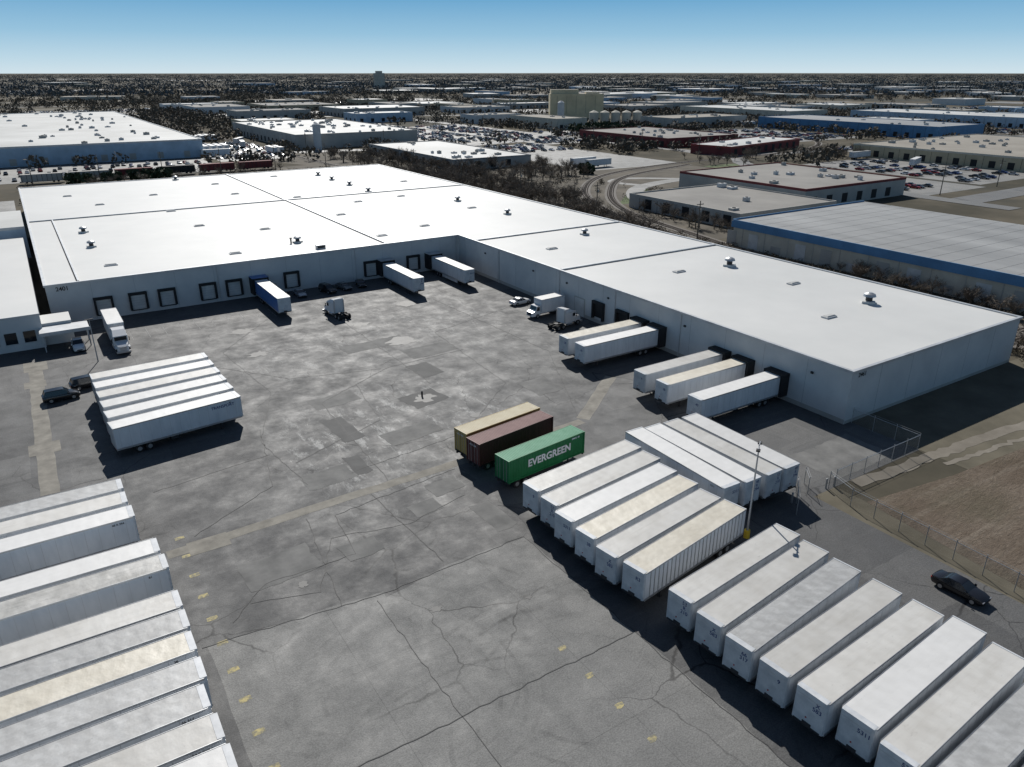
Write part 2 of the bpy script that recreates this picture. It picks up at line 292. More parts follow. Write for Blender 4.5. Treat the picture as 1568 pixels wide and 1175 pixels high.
for k,xr,yl in [('G1',2.9,83.4),('W1',2.9,80.2),('C1',3.1,76.8),('C2',4.2,69.2),('D1',4.4,66.0),('W1',4.4,59.8),('G1',4.4,56.9),('B1',4.3,53.8),('G2',4.3,50.5),('G1',3.9,47.4),('W2',4.1,44.2),('C1',4.2,41.1),('W3',4.2,38.0),('G1',4.2,34.8)]:
    trailer(k,xr-8.1,yl-1.3,random.uniform(-.6,.6))
for k,x,y in [('BL',39.5,152.0),('C1',68.6,151.6),('C2',81.4,152.0)]: trailer(k,x,y,-90)
for k,y in [('B1',95.3),('L',90.9),('W3',76.4),('B1',71.7),('L',65.3)]: trailer(k,79.6,y,180)
trailer('P',9.6,149.2,-90)
# ------------------------------------------------------------ containers on chassis
def container(name,m,mr,loc,rot,text=None,mm=None):
    b=MB(); h=6.1; W=1.22; z0=1.05; z1=3.95
    for sy in (-1,1):
        pts=[];x=-h+.12
        while x<h-.35: pts+=[(x,0),(x+.07,0),(x+.11,-.036),(x+.2,-.036)]; x+=.24
        pts.append((h-.12,0))
        vs=[(p,sy*(W+q-.01),z0+.15) for p,q in pts]+[(p,sy*(W+q-.01),z1-.1) for p,q in pts]; n=len(pts)
        b.add(vs,[(i,i+1,n+i+1,n+i) for i in range(n-1)],m)
        b.box(-h,h,sy*W-.05,sy*W+.05-.04,z0,z0+.16,m); b.box(-h,h,sy*W-.05,sy*W+.012,z1-.12,z1,m)
        for x in (-h,h-.16):
            b.box(x,x+.16,sy*W-.1,sy*W+.015,z0-.005,z1+.006,m)
            for zz in (z0,z1-.12): b.box(x-.012,x+.172,sy*W-.11,sy*W+.024,zz-.01,zz+.13,m)
    q=[];x=-h+.16
    while x<h-.4: q+=[(x,.0),(x+.08,0),(x+.12,.028),(x+.2,.028)]; x+=.26
    q.append((h-.16,0)); n=len(q)
    vs=[(p,-W+.04,z1-.03+z) for p,z in q]+[(p,W-.04,z1-.03+z) for p,z in q]
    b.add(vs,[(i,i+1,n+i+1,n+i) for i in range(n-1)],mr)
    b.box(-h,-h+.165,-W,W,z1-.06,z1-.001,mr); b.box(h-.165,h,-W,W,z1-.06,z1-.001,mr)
    b.box(-h+.05,-h+.1,-W+.05,W-.05,z0,z1-.07,m); b.box(h-.1,h-.05,-W+.05,W-.05,z0,z1-.07,m); b.box(-h+.1,h-.1,-W+.1,W-.1,z0+.02,z0+.1,dkst)
    b.box(-h+.03,-h+.049,-.02,.02,z0+.1,z1-.1,blk)
    for y in (-.85,-.35,.35,.85): b.cyl((-h+.02,y,z0+.06),.022,z1-z0-.2,steel,'z',6)
    for y in (-.45,.45): b.box(-h-.3,h,y-.08,y+.08,.8,z0-.01,dkst)
    for x in (-h,0,h-.2): b.box(x,x+.2,-1.2,1.2,.82,z0-.008,dkst)
    for xx in (-h+1.4,-h+2.7):
        for y in (-1.05,-.75,.75,1.05): wheel(b,xx,y,.5,.26)
    for y in (-.8,.8): b.box(h-2.4,h-2.25,y-.07,y+.07,.05,.85,dkst)
    if text:
        vs,fs=tmesh(text,1.3,.035); b.add([(x+.35,-W-.02,y+2.6) for x,y,_ in vs],fs,txtw)
        vs,fs=tmesh('EMCU 40',.32); b.add([(x+4.6,-W-.02,y+3.55) for x,y,_ in vs],fs,txtw)
    else:
        vs,fs=tmesh('45G1 208',.3); b.add([(-h+.02,-x,y+3.4) for x,y,_ in vs],fs,txtw)
    b.obj(name,loc,rot)
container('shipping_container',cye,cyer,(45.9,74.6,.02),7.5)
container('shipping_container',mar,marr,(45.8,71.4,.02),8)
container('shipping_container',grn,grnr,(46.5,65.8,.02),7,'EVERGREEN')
# ------------------------------------------------------------ cars
def car_parts(b,paint,kind='sedan',low=False):
    P={'sedan':dict(L=2.4,hood=.92,rear=1.0,c=(-1.75,1.05),r=(-1.0,.2),zr=1.43),'suv':dict(L=2.45,hood=1.1,rear=1.15,c=(-2.25,1.15),r=(-1.95,.4),zr=1.82),'pickup':dict(L=2.85,hood=1.15,rear=1.12,c=(-.75,1.45),r=(-.6,.75),zr=1.88)}[kind]
    L=P['L'];hd=P['hood'];rr=P['rear'];W=.93 if kind!='sedan' else .9
    def sec(x,w,zb,zt): return [(x,-w*.92,zb),(x,-w,zb+.18),(x,-w,zt-.22),(x,-w*.88,zt-.02),(x,-w*.4,zt+.02),(x,w*.4,zt+.02),(x,w*.88,zt-.02),(x,w,zt-.22),(x,w,zb+.18),(x,w*.92,zb)]
    b.loft([sec(-L,W*.86,.42,rr-.12),sec(-L+.18,W*.97,.28,rr),sec(-L+.9,W,.24,rr+.02),sec(0,W,.22,(hd+rr)/2+.02),sec(P['c'][1],W,.24,hd+.02),sec(L-.6,W*.98,.24,hd-.06),sec(L-.15,W*.9,.3,hd-.2),sec(L,W*.72,.4,hd-.32)],paint)
    zb=min(hd,rr)-.02; c0,c1=P['c']; r0,r1=P['r']; zr=P['zr']
    def q(x0,x1,w,z): return [(x0,-w,z),(x1,-w,z),(x1,w,z),(x0,w,z)]
    b.loft([q(c0,c1,W*.93,zb),q(r0,r1,W*.74,zr-.05)],glass)
    b.loft([q(r0-.04,r1+.05,W*.76,zr-.07),q(r0+.05,r1-.12,W*.68,zr)],paint)
    if not low:
        for sy in (-1,1):
            for t in (0,.36,.68,1):
                xb=c0+(c1-c0)*t; xt=r0+(r1-r0)*t; y0=sy*W*.935; y1=sy*W*.75
                b.add([(xb-.05,y0,zb),(xb+.05,y0,zb),(xt+.05,y1,zr-.06),(xt-.05,y1,zr-.06)],[(0,1,2,3)],paint)
            b.box(c1-.35,c1-.15,sy*W*1.0-.05+sy*.1,sy*W+.05+sy*.1,zb+.02,zb+.17,paint)
            b.box(L-.12,L-.02,sy*.62-.16,sy*.62+.16,hd-.38,hd-.26,rim); b.box(-L-.01,-L+.1,sy*.66-.14,sy*.66+.14,rr-.35,rr-.2,redl)
        b.box(L-.03,L+.02,-.42,.42,.42,.6,blk)
    if kind=='pickup':
        b.box(-L+.12,c0-.1,-.72,.72,rr+.021,rr+.03,blk)
    wr=.34 if kind=='sedan' else .4
    for x in (-L*.58,L*.62):
        for y in (-W+.08,W-.08):
            if low: b.cyl((x,y-.11,wr),wr,.22,tire,'y',8)
            else: b.cyl((x,y-.12,wr),wr,.25,tire,'y',16); b.cyl((x,y-.14,wr),wr*.6,.29,rim,'y',10)
def smooth(o):
    for p in o.data.polygons: p.use_smooth=True
    try: o.data.set_sharp_from_angle(angle=R(38))
    except Exception: pass
def car(name,paint,kind,x,y,rot): b=MB(); car_parts(b,paint,kind); smooth(b.obj(name,(x,y,.02),rot))
car('suv',pK,'suv',-.9,122.2,3); car('suv',pK,'suv',2.9,125.6,8); car('parked_car',pK,'sedan',66.2,25.6,-88)
car('pickup_truck',pW,'pickup',3.3,146.2,-90); car('parked_car',pW,'sedan',83.8,127,5)
car('parked_car',pS,'sedan',46.9,158,-90); car('parked_car',pK,'suv',53,157.5,-75); car('parked_car',pG,'sedan',57,158.2,-80); car('parked_car',pK,'sedan',61.2,158.6,-100)
def tractor(b,paint,x0=0):
    for y in (-.45,.45): b.box(-3.8,2.4,y-.06,y+.06,.75,1.0,dkst)
    for y in (-1.02,1.02): wheel(b,2.6,y,.52,.3)
    for xx in (-2.9,-1.6):
        b.cyl((xx,-1.1,.52),.08,2.2,dkst,'y',8)
        for y in (-1.1,-.78,.78,1.1): wheel(b,xx,y,.52,.27)
    for y in (-1,1):
        b.cyl((-.5,y,.75),.32,1.4,alu,'x',14)
        b.box(2.0,3.2,y-.22,y+.22,1.02,1.16,paint)
    b.cyl((-2.3,0,1.02),.5,.1,dkst,'z',16)
    b.box(.2,1.9,-1.15,1.15,.95,2.9,paint)
    b.loft([[(1.9,-1.05,.75),(1.9,1.05,.75),(1.9,1.0,2.0),(1.9,-1.0,2.0)],[(3.3,-.95,.7),(3.3,.95,.7),(3.3,.85,1.72),(3.3,-.85,1.72)],[(3.75,-.85,.55),(3.75,.85,.55),(3.7,.75,1.5),(3.7,-.75,1.5)]],paint)
    b.box(3.76,3.82,-.5,.5,.8,1.45,alu); b.box(3.7,3.95,-1.15,1.15,.4,.72,alu)
    b.add([(1.905,-1.0,2.05),(1.905,1.0,2.05),(1.905,.95,2.75),(1.905,-.95,2.75)],[(0,1,2,3)],glass)
    for y in (-1.153,1.153): b.add([(1.0,y,2.05),(1.8,y,2.05),(1.7,y,2.7),(1.0,y,2.7)],[(0,1,2,3)],glass); b.box(1.85,2.0,y*1.18-.06,y*1.18+.06,1.9,2.6,blk)
    b.box(-1.0,.2,-1.18,1.18,.95,3.0,paint)
    b.loft([[(-1.0,-1.15,3.0),(1.85,-1.1,2.9),(1.85,1.1,2.9),(-1.0,1.15,3.0)],[(-1.0,-1.05,3.75),(.3,-.95,3.6),(.3,.95,3.6),(-1.0,1.05,3.75)]],paint)
    for y in (-1.02,1.02): b.cyl((-1.15,y,1.0),.08,2.6,alu,'z',8)
def semi_cab(x,y,rot,paint=pW): b=MB(); tractor(b,paint); b.obj('semi_truck_tractor',(x,y,.02),rot)
semi_cab(48.4,139.6,98); semi_cab(82.6,109.8,12); semi_cab(9.6,141.9,-90)
b=MB()
for y in (-.45,.45): b.box(-3.8,2.6,y-.06,y+.06,.6,.85,dkst)
for y in (-.95,.95): wheel(b,2.7,y,.45,.28); wheel(b,-2.2,y,.45,.45)
b.box(-4,1.9,-1.25,1.25,.95,3.7,sidew,top=rfC); b.box(-4.03,-4,-1.15,1.15,1,3.6,alu)
for y in (-1.25,1.25): b.box(-4,1.9,y-.03,y+.03,.9,1.05,alu); b.box(-4,1.9,y-.02,y+.02,3.6,3.72,alu)
b.loft([[(2,-1.05,.55),(2,1.05,.55),(2,1.0,2.5),(2,-1.0,2.5)],[(3.0,-1.05,.5),(3.0,1.05,.5),(2.85,.95,2.45),(2.85,-.95,2.45)],[(3.3,-1.03,.5),(3.3,1.03,.5),(3.25,.98,1.5),(3.25,-.98,1.5)],[(4.0,-.95,.5),(4.0,.95,.5),(3.95,.85,1.3),(3.95,-.85,1.3)]],pW)
b.add([(3.22,-.9,1.55),(3.22,.9,1.55),(2.93,.85,2.35),(2.93,-.85,2.35)],[(0,1,2,3)],glass); b.box(3.95,4.03,-.6,.6,.7,1.15,blk)
for y in (-1.053,1.053): b.add([(2.2,y,1.55),(3.0,y,1.55),(2.8,y*.95,2.3),(2.2,y*.97,2.3)],[(0,1,2,3)],glass)
b.obj('box_truck',(83.7,117.8,.02),184)
# ------------------------------------------------------------ ground
b=MB(); ln=[-30000,-12000,-5000,-2000,-1000,-500,-250,-100,0,50,100,150,200,300,400,600,1000,2000,4000,7000,12000,30000]
gm=bpy.data.materials.new('land'); gm.use_nodes=True; nt=gm.node_tree; bs=nt.nodes['Principled BSDF']; src=nn(nt,'ShaderNodeNewGeometry').outputs['Position']
c=mixc(nt,noise(nt,src,.02,8,.65,.4,.6),(.07,.064,.048),(.13,.113,.085))
c=mixc(nt,mth(nt,'MULTIPLY',noise(nt,src,.0035,5,.6,.5,.6),.7),c,(.055,.06,.056))
c=mixc(nt,mth(nt,'MULTIPLY',noise(nt,src,.005,6,.6,.57,.66,dist=1),.6),c,(.18,.16,.12))
nt.links.new(c,bs.inputs['Base Color']); bs.inputs['Roughness'].default_value=1; bs.inputs['Specular IOR Level'].default_value=.1
N=len(ln); b.add([(x,y,0) for y in ln for x in ln],[(j*N+i,j*N+i+1,(j+1)*N+i+1,(j+1)*N+i) for j in range(N-1) for i in range(N-1)],gm); b.obj('ground')
def sheet(name,rects,m,z):
    b=MB()
    for r in rects:
        if len(r)==4 and not isinstance(r[0],tuple): x0,x1,y0,y1=r; b.poly([(x0,y0,z),(x1,y0,z),(x1,y1,z),(x0,y1,z)],m)
        else: b.poly([(x,y,z) for x,y in r],m)
    return b.obj(name)
sheet('asphalt_yard',[(-60,69.5,-60,44),(-60,90.8,44,163)],asph,.02)
def ribbon(b,pts,w,m,z):
    P=[Vector(p) for p in pts]; Lf=[];Rt=[]
    for i,p in enumerate(P):
        d=(P[min(i+1,len(P)-1)]-P[max(i-1,0)]).normalized(); n=Vector((-d.y,d.x)); Lf.append(p+n*w/2); Rt.append(p-n*w/2)
    vs=[(q.x,q.y,z) for q in Lf]+[(q.x,q.y,z) for q in Rt]; k=len(P)
    b.add(vs,[(k+i,k+i+1,i+1,i) for i in range(k-1)],m)
def jag(pts,step=1.5,amp=.12):
    out=[]
    for (x0,y0),(x1,y1) in zip(pts[:-1],pts[1:]):
        L=math.hypot(x1-x0,y1-y0); n=max(1,int(L/step))
        for i in range(n): t=i/n; out.append((x0+(x1-x0)*t+random.uniform(-amp,amp),y0+(y1-y0)*t+random.uniform(-amp,amp)))
    out.append(pts[-1]); return out
sheet('concrete_apron',[jag([(5.5,-40),(37.2,-40),(37.2,55.2),(28,55.4),(21,53.9),(21,55.0),(5.5,56.2),(5.5,-40)],2,.1)[:-1]],conc,.024)
b=MB(); ribbon(b,jag([(5,71.9),(20,72.6),(39.2,73.2),(50,73.6),(59.5,74.4)],2,.1),1.5,gut,.029); ribbon(b,jag([(60,74.9),(73.5,85)],2,.1),1.9,gut,.029)
ribbon(b,jag([(-3.6,142),(-3.9,118),(-4.1,92)],2,.1),2,gut,.029)
for x,y,w,h in [(-4,105.5,3.6,3.6),(-3.6,140,3.4,5),(9,71.8,4,2.6),(-4,131,3,3)]: b.poly([(x-w/2,y-h/2,.033),(x+w/2,y-h/2,.033),(x+w/2,y+h/2,.033),(x-w/2,y+h/2,.033)],gut)
b.obj('concrete_gutter')
b=MB(); zz=.0285
for x,y,w,h,r,m in [(24.3,78.5,6,4,2,patchL),(31,66,3.5,2.6,5,patchL),(36.5,60.5,2.6,6,3,patchL),(44.6,93.5,6,5,10,patchD),(33,100,7,4,4,patchL),(28.4,79.5,2,5,0,patchD),(55,112,9,5,2,patchL),(81,48.5,12,7,0,patchL),(48,120,12,4,3,patchL),(14,64,7,5,2,patchL),(38,84,8,4,6,patchL),(62,88,5,6,3,patchL),(30.5,90,3,8,3,patchD),(50,104,4,6,4,patchD),(22,62.5,4,3,3,patchL),(35,69,4,3,4,patchL)]:
    zz+=.0006; a=R(r); b.T=Matrix.Translation((x,y,0))@Matrix.Rotation(a,4,'Z'); P=jag([(-w/2,-h/2),(w*.1,-h*.52),(w/2,-h*.45),(w*.48,h*.1),(w/2,h/2),(-w*.1,h*.47),(-w/2,h*.52),(-w/2,-h/2)],.8,.12)[:-1]; b.poly([(p,q,zz) for p,q in P],m)
b.T=None
b.obj('pavement_patch')
b=MB()
for x,y,r in [(44.6,93.5,1.5),(24,50,.5),(53,119,2.4),(29,126,1.6),(64,140,2),(15,60,.5),(61,58,1.0),(48,84,.8),(32,47,.4),(12,31,.4),(50,132,1.5),(30,140,1.8)]:
    pts=[(x+r*random.uniform(.5,1.2)*math.cos(t)*1.3,y+r*random.uniform(.5,1.2)*math.sin(t),.042) for t in np.linspace(0,6.28,22)[:-1]]; b.poly(pts,oil)
b.obj('oil_stain')
b=MB()
for pts in [[(5,56.3),(21,54.6),(37,55.4),(37.2,20),(37.4,-10)],[(8,58),(12,62),(21,62),(22,70),(38,72)],[(17,55),(19,71)],[(28,56),(27,72)],[(20,54),(20,20)],[(6,38),(37,38)],[(21.6,78),(20,92),(26,108),(24,130),(40,150)],[(27,78),(44,80),(58,92),(60,120),(86,128)],[(8,74),(18,80),(21,96)],[(44,108),(30,112),(18,128)],[(60,76),(72,100),(70,140)],[(44,56),(38,62)],[(6,86),(20,88)],[(48,98),(48,150)],[(30,74),(31,100),(45,108),(60,109)],[(10,60),(16,58),(20,66),(28,64),(36,66)],[(22,84),(36,90),(38,104)]]:
    ribbon(b,jag(pts,.9,.13),random.uniform(.05,.09),tar,.047)
b.obj('pavement_crack')
tm=bpy.data.materials.new('tyre_rubber_mark'); tm.use_nodes=True; nt=tm.node_tree; bs=nt.nodes['Principled BSDF']; bs.inputs['Base Color'].default_value=(.06,.06,.06,1); bs.inputs['Roughness'].default_value=.8
tr=nn(nt,'ShaderNodeBsdfTransparent'); mx=nn(nt,'ShaderNodeMixShader'); src=nn(nt,'ShaderNodeNewGeometry').outputs['Position']
nt.links.new(mth(nt,'MULTIPLY',noise(nt,src,.3,6,.7,.42,.7),.16),mx.inputs[0]); nt.links.new(tr.outputs[0],mx.inputs[1]); nt.links.new(bs.outputs[0],mx.inputs[2]); nt.links.new(mx.outputs[0],nt.nodes['Material Output'].inputs[0])
b=MB(); z=.052
for cx,cy,n,rr in [(15,46,9,(5,14)),(30,34,9,(6,16)),(24,28,6,(8,18))]:
    for _ in range(n):
        r=random.uniform(*rr); a0=random.uniform(0,6.28); da=random.uniform(.6,1.6); ox,oy=random.uniform(-4,4),random.uniform(-4,4)
        for o in (0,2.0):
            pts=[(cx+ox+(r+o)*math.cos(a0+da*t/26),cy+oy+(r+o)*math.sin(a0+da*t/26)) for t in range(27)]; ribbon(b,pts,.35,tm,z); z+=.00012
b.obj('tyre_mark')
b=MB()
for i in range(16):
    y=17.6+3.7*i
    if y<41: b.poly([(30.3+p*.8,y+q,.0285) for p,q in ((0,-.24),(.45,-.3),(.9,-.16),(1,.2),(.5,.27),(.05,.22))],yel)
    if 35<y<74: b.poly([(6.2+p*.95,y+1.4+q,.0285) for p,q in ((0,-.26),(.5,-.3),(1,-.22),(.95,.26),(.4,.3),(0,.22))],yel)
for i in range(26): b.box(12+2.9*i,12.1+2.9*i,146,152,.022,.026,whitep,bottom=False)
b.obj('parking_marking')
fm=bpy.data.materials.new('ploughed_soil'); fm.use_nodes=True; nt=fm.node_tree; bs=nt.nodes['Principled BSDF']; src=nn(nt,'ShaderNodeNewGeometry').outputs['Position']
c=mixc(nt,noise(nt,src,.08,7,.65,.35,.65),(.13,.1,.075),(.2,.162,.127)); c=mixc(nt,mth(nt,'MULTIPLY',noise(nt,src,1,6,.7,.5,.72,(.03,.7,1),.12),.6),c,(.3,.26,.21)); c=mixc(nt,mth(nt,'MULTIPLY',noise(nt,src,1.2,8,.8,.46,.7),.65),c,(.08,.062,.046))
c=mixc(nt,mth(nt,'MULTIPLY',noise(nt,src,.05,6,.65,.48,.66),.6),c,(.1,.09,.06))
nt.links.new(c,bs.inputs['Base Color']); bs.inputs['Roughness'].default_value=1; bs.inputs['Specular IOR Level'].default_value=.1
bp=nn(nt,'ShaderNodeBump'); bp.inputs['Distance'].default_value=.2; bp.inputs['Strength'].default_value=.8; nt.links.new(noise(nt,src,1.8,8,.8,.2,.8,(.4,1,1)),bp.inputs['Height']); nt.links.new(bp.outputs[0],bs.inputs['Normal'])
sheet('ploughed_field',[[(73.5,40),(88,38),(330,22),(330,-160),(69.5,-160),(71.5,20)]],fm,.03)
sheet('grass_verge',[(69.5,73.5,-60,44),(90.8,330,36,54)],grass,.018)
b=MB(); ribbon(b,jag([(76,43),(92,42),(130,38.5),(200,36),(330,32)],1.1,.3),1.7,dirt,.036); ribbon(b,jag([(90,40),(130,36),(330,29)],1.1,.3),.7,dirt,.040); b.obj('dirt_track')
# ------------------------------------------------------------ main warehouse
H=7.9
b=MB(); foot=[(.5,163),(89.2,163),(89.2,54),(134,54),(134,316),(.5,316)]
b.prism(foot,0,H-.12,wallw,top=roofw)
n=len(foot)
for i in range(n):
    (x0,y0),(x1,y1)=foot[i],foot[(i+1)%n]
    if abs(x0-x1)<.1: b.box(x0-.25,x0+.25,min(y0,y1)+.26,max(y0,y1)-.26,H-.3,H+.08,cap)
    else: b.box(min(x0,x1)+.26,max(x0,x1)-.26,y0-.25,y0+.25,H-.3,H+.08,cap)
    b.box(x0-.258,x0+.258,y0-.258,y0+.258,H-.302,H+.082,cap)
zr=H-.12
for (x0,x1,y0,y1) in [(.8,133.7,239.8,240.3),(69.8,70.3,163.3,239.7),(69.8,70.3,240.4,315.7),(89.5,133.7,154.6,155.1),(89.5,133.7,120.3,120.8),(6,6.3,163.3,239.6)]:
    b.box(x0,x1,y0,y1,zr+.002,zr+.3,cap)
    if x1-x0>y1-y0: b.box(x0,x1,y0-.22,y0-.01,zr+.002,zr+.012,seam)
    else: b.box(x0-.22,x0-.01,y0,y1,zr+.002,zr+.012,seam)
x=8
while x<89: b.box(x-.02,x+.02,162.99,163.02,.1,H-.31,joint,bottom=False); x+=7.6
y=61
while y<160: b.box(89.185,89.23,y-.02,y+.02,.71,H-.31,joint,bottom=False); y+=7.6
x=96
while x<134: b.box(x-.02,x+.02,53.985,54.02,.51,H-.31,joint,bottom=False); x+=7.6
b.box(89.3,134,53.975,53.99,0,.5,greyw); b.box(89.16,89.18,54,163,0,.7,greyw)
for y in (120.5,86,103,144): b.box(89.02,89.155,y-.07,y+.07,.0,H-.35,cap)
for x in (31.5,62,88.4): b.box(x-.07,x+.07,162.85,162.98,.3,H-.35,cap)
def dockS(x,ext=False):
    if ext: b.box(x-1.75,x-1.35,160.3,162.98,.9,4.5,blk); b.box(x+1.35,x+1.75,160.3,162.98,.9,4.5,blk); b.box(x-1.349,x+1.349,160.3,162.98,4.12,4.5,blk); b.box(x-1.75,x+1.75,160.3,162.98,4.502,4.56,sideb if x<45 else cap)
    else:
        b.box(x-1.7,x-1.3,162.4,162.98,.9,4.4,blk); b.box(x+1.3,x+1.7,162.4,162.98,.9,4.4,blk); b.box(x-1.299,x+1.299,162.4,162.98,3.9,4.4,blk); b.box(x-1.29,x+1.29,162.93,162.98,1.2,3.89,doorw)
        for k in range(4): b.box(x-1.29,x+1.29,162.915,162.929,1.75+k*.5,1.78+k*.5,joint)
    b.box(x-1.5,x+1.5,162.8,162.97,.7,.89,dkst)
for x in (9.6,15.8,21.2,29.2,34.5,46.9,65.6,76.5): dockS(x)
for x in (39.5,68.9,81.4): dockS(x,True)
b.box(42.4,43.4,162.93,162.98,0.05,2.2,greyw); b.box(86.5,87.4,162.93,162.98,.05,2.2,greyw)
def dockW(y,ext=False):
    if ext: b.box(87.6,89.15,y-1.75,y-1.35,.9,4.4,blk); b.box(87.6,89.15,y+1.35,y+1.75,.9,4.4,blk); b.box(87.6,89.15,y-1.349,y+1.349,4.12,4.4,blk)
    else: b.box(88.6,89.15,y-1.7,y-1.3,.9,4.4,blk); b.box(88.6,89.15,y+1.3,y+1.7,.9,4.4,blk); b.box(88.6,89.15,y-1.299,y+1.299,3.9,4.4,blk); b.box(89.1,89.15,y-1.29,y+1.29,1.2,3.89,blk)
for y in (95.3,90.9,76.4,71.7,65.3): dockW(y,True)
for y in (107.6,100.6): dockW(y)
b.box(89.11,89.155,112,115.4,.05,3.8,greyw); b.box(89.09,89.108,112.2,115.2,.05,3.6,doorw)
for y in (150,130,118,105,85,60): b.box(88.95,89.17,y-.2,y+.2,5.6,5.9,dkst)
vs,fs=tmesh('2401',1.1); b.add([(p+3.2,162.96,q+6.9) for p,q,_ in vs],fs,txtk)
vs,fs=tmesh('2461',.9); b.add([(p+91.5,53.96,q+7.0) for p,q,_ in vs],fs,txtk)
b.obj('warehouse')
def vent(x,y,s=1):
    b=MB(); b.box(-.9*s,.9*s,-.9*s,.9*s,0,.35*s,roofw); b.cyl((0,0,.351*s),.5*s,.7*s,dkst,'z',16); b.cyl((0,0,1.05*s),.95*s,.35*s,steel,'z',18,r2=.8*s); b.cyl((0,0,1.401*s),.8*s,.22*s,steel,'z',18,r2=.3*s); b.obj('roof_vent',(x,y,zr+.002),random.uniform(0,40))
for x,y in [(11.7,216.8),(11.6,196.8),(50.3,310),(99.6,294.2),(99.3,278.4),(99,243),(99.6,261.5),(53.1,176.1),(114.8,209.7),(115.3,181.5),(115.9,146.8)]: vent(x,y,.95)
for x,y in [(121,104.6),(120.8,72.7)]: vent(x,y,1.15)
def skyl(x,y):
    b=MB(); b.box(-1.25,1.25,-.65,.65,0,.22,cap); b.loft([[(-1.15,-.55,.221),(1.15,-.55,.221),(1.15,.55,.221),(-1.15,.55,.221)],[(-.9,-.35,.38),(.9,-.35,.38),(.9,.35,.38),(-.9,.35,.38)]],roofw2); b.obj('roof_hatch',(x,y,zr+.002),0)
for x,y in [(13.1,286.3),(37,274.2),(38,210.2),(51.2,196.4),(75.2,206),(13.1,174.7),(37.7,172),(87.6,178.3),(73,172.5),(99.5,137.8),(108.7,106.6),(120.4,88.1),(107.8,71.2),(36,238),(75,244),(60,290),(88,225),(20,262),(60,262),(104,228),(120,260),(112,196),(84,300)]: skyl(x,y)
b=MB(); b.box(-1,1,-.6,.6,.0,.9,steel); b.box(-.9,.9,-.61,.61,.2,.7,dkst); b.obj('rooftop_unit',(55.4,166.8,zr),0)
b=MB(); b.cyl((0,0,0),.18,1.1,dkst); b.cyl((0,0,1.1),.3,.2,dkst); b.obj('roof_stack',(51.5,176,zr))
b=MB(); b.box(-70,-1.4,150,228,0,6,wallw,top=roofw); b.box(-70,-1.3,149.9,150.1,5.9,6.2,cap)
for x in (-3.5,-6.3,-9): b.box(x-.9,x+.9,149.95,149.98,1.4,3.4,glass); b.box(x-1,x+1,149.93,149.949,1.25,1.38,cap)
b.box(-1.39,3.2,151,157,0,4,wallw,top=roofw)
b.box(-2,5.6,146.4,150.8,3.1,3.5,cap); b.box(-2.1,5.7,146.3,146.39,3.0,3.6,cap)
for x,y in ((5.3,146.8),(-1.6,146.8),(5.3,150.4)): b.cyl((x,y,0),.1,3.1,cap,'z',8)
b.obj('office_annex')
b=MB(); b.box(-70,-.6,232,262,0,8,lblue,top=roofw2); b.box(-70,-.5,231.9,232.0,7.5,8.2,cap); b.obj('warehouse')
# ------------------------------------------------------------ street furniture
b=MB(); b.cyl((0,0,0),.32,.9,yelo,'z',14); b.cyl((0,0,.9),.12,10,steel,'z',10,r2=.07); b.box(-.9,.9,-.04,.04,10.7,10.8,steel)
for x in (-1.0,.75): b.box(x-.1,x+.35,-.2,.2,10.55,10.72,dkst)
b.obj('street_lamp',(56.6,42.6,.02),35)
b=MB(); b.cyl((0,0,0),.1,7.4,steel,'z',8,r2=.06); b.box(-.6,.6,-.1,.1,7.3,7.45,dkst); b.obj('street_lamp',(5.4,137,.02),0)
b=MB(); b.cyl((0,0,0),.14,.8,dkst,'z',10); b.cyl((0,0,.8),.14,.08,dkst,'z',10,r2=.05); b.obj('bollard',(44.6,94.2,.03))
def upole(x,y,rot=0):
    b=MB(); b.cyl((0,0,0),.2,11.5,bark,'z',8,r2=.13); b.box(-1.3,1.3,-.07,.07,10.4,10.6,bark); b.box(-1,1,-.06,.06,9.4,9.55,bark); b.cyl((.35,0,8.3),.25,.9,greyw,'z',10)
    for t in (-1.2,-.6,.6,1.2): b.cyl((t,0,10.6),.05,.22,greyw,'z',6)
    b.obj('utility_pole',(x,y,0),rot)
for i in range(5): upole(161,152+46*i,0)
for i in range(9): upole(306+44*i,163+i*.3,90)
for i in range(6): upole(152+50*i,466-i*2 if i<2 else 446+(i-2)*8,90)
for i in range(6): upole(6+26*i,388,90)
for i in range(6): upole(344,330+50*i,0)
fmesh=bpy.data.materials.new('chain_link'); fmesh.use_nodes=True; nt=fmesh.node_tree; bs=nt.nodes['Principled BSDF']; bs.inputs['Base Color'].default_value=(.25,.25,.24,1); bs.inputs['Metallic'].default_value=.4
tr=nn(nt,'ShaderNodeBsdfTransparent'); mx=nn(nt,'ShaderNodeMixShader'); mx.inputs[0].default_value=.13; nt.links.new(tr.outputs[0],mx.inputs[1]); nt.links.new(bs.outputs[0],mx.inputs[2]); nt.links.new(mx.outputs[0],nt.nodes['Material Output'].inputs[0])
def fence(pts,h=2.1,name='chain_link_fence'):
    b=MB()
    for (x0,y0),(x1,y1) in zip(pts[:-1],pts[1:]):
        L=math.hypot(x1-x0,y1-y0); n=max(1,round(L/3)); dx,dy=(x1-x0)/L,(y1-y0)/L
        b.T=Matrix.Translation((x0,y0,0))@Matrix.Rotation(math.atan2(dy,dx),4,'Z')
        for i in range(n+1): b.cyl((L*i/n,0,0),.045,h+.25,steel,'z',6)
        b.cyl((0,0,h),.03,L,steel,'x',6); b.box(.05,L-.05,-.008,.008,.05,h-.04,fmesh)
        b.cyl((0,.12,h+.22),.012,L,steel,'x',4)
    b.T=None
    b.obj(name)
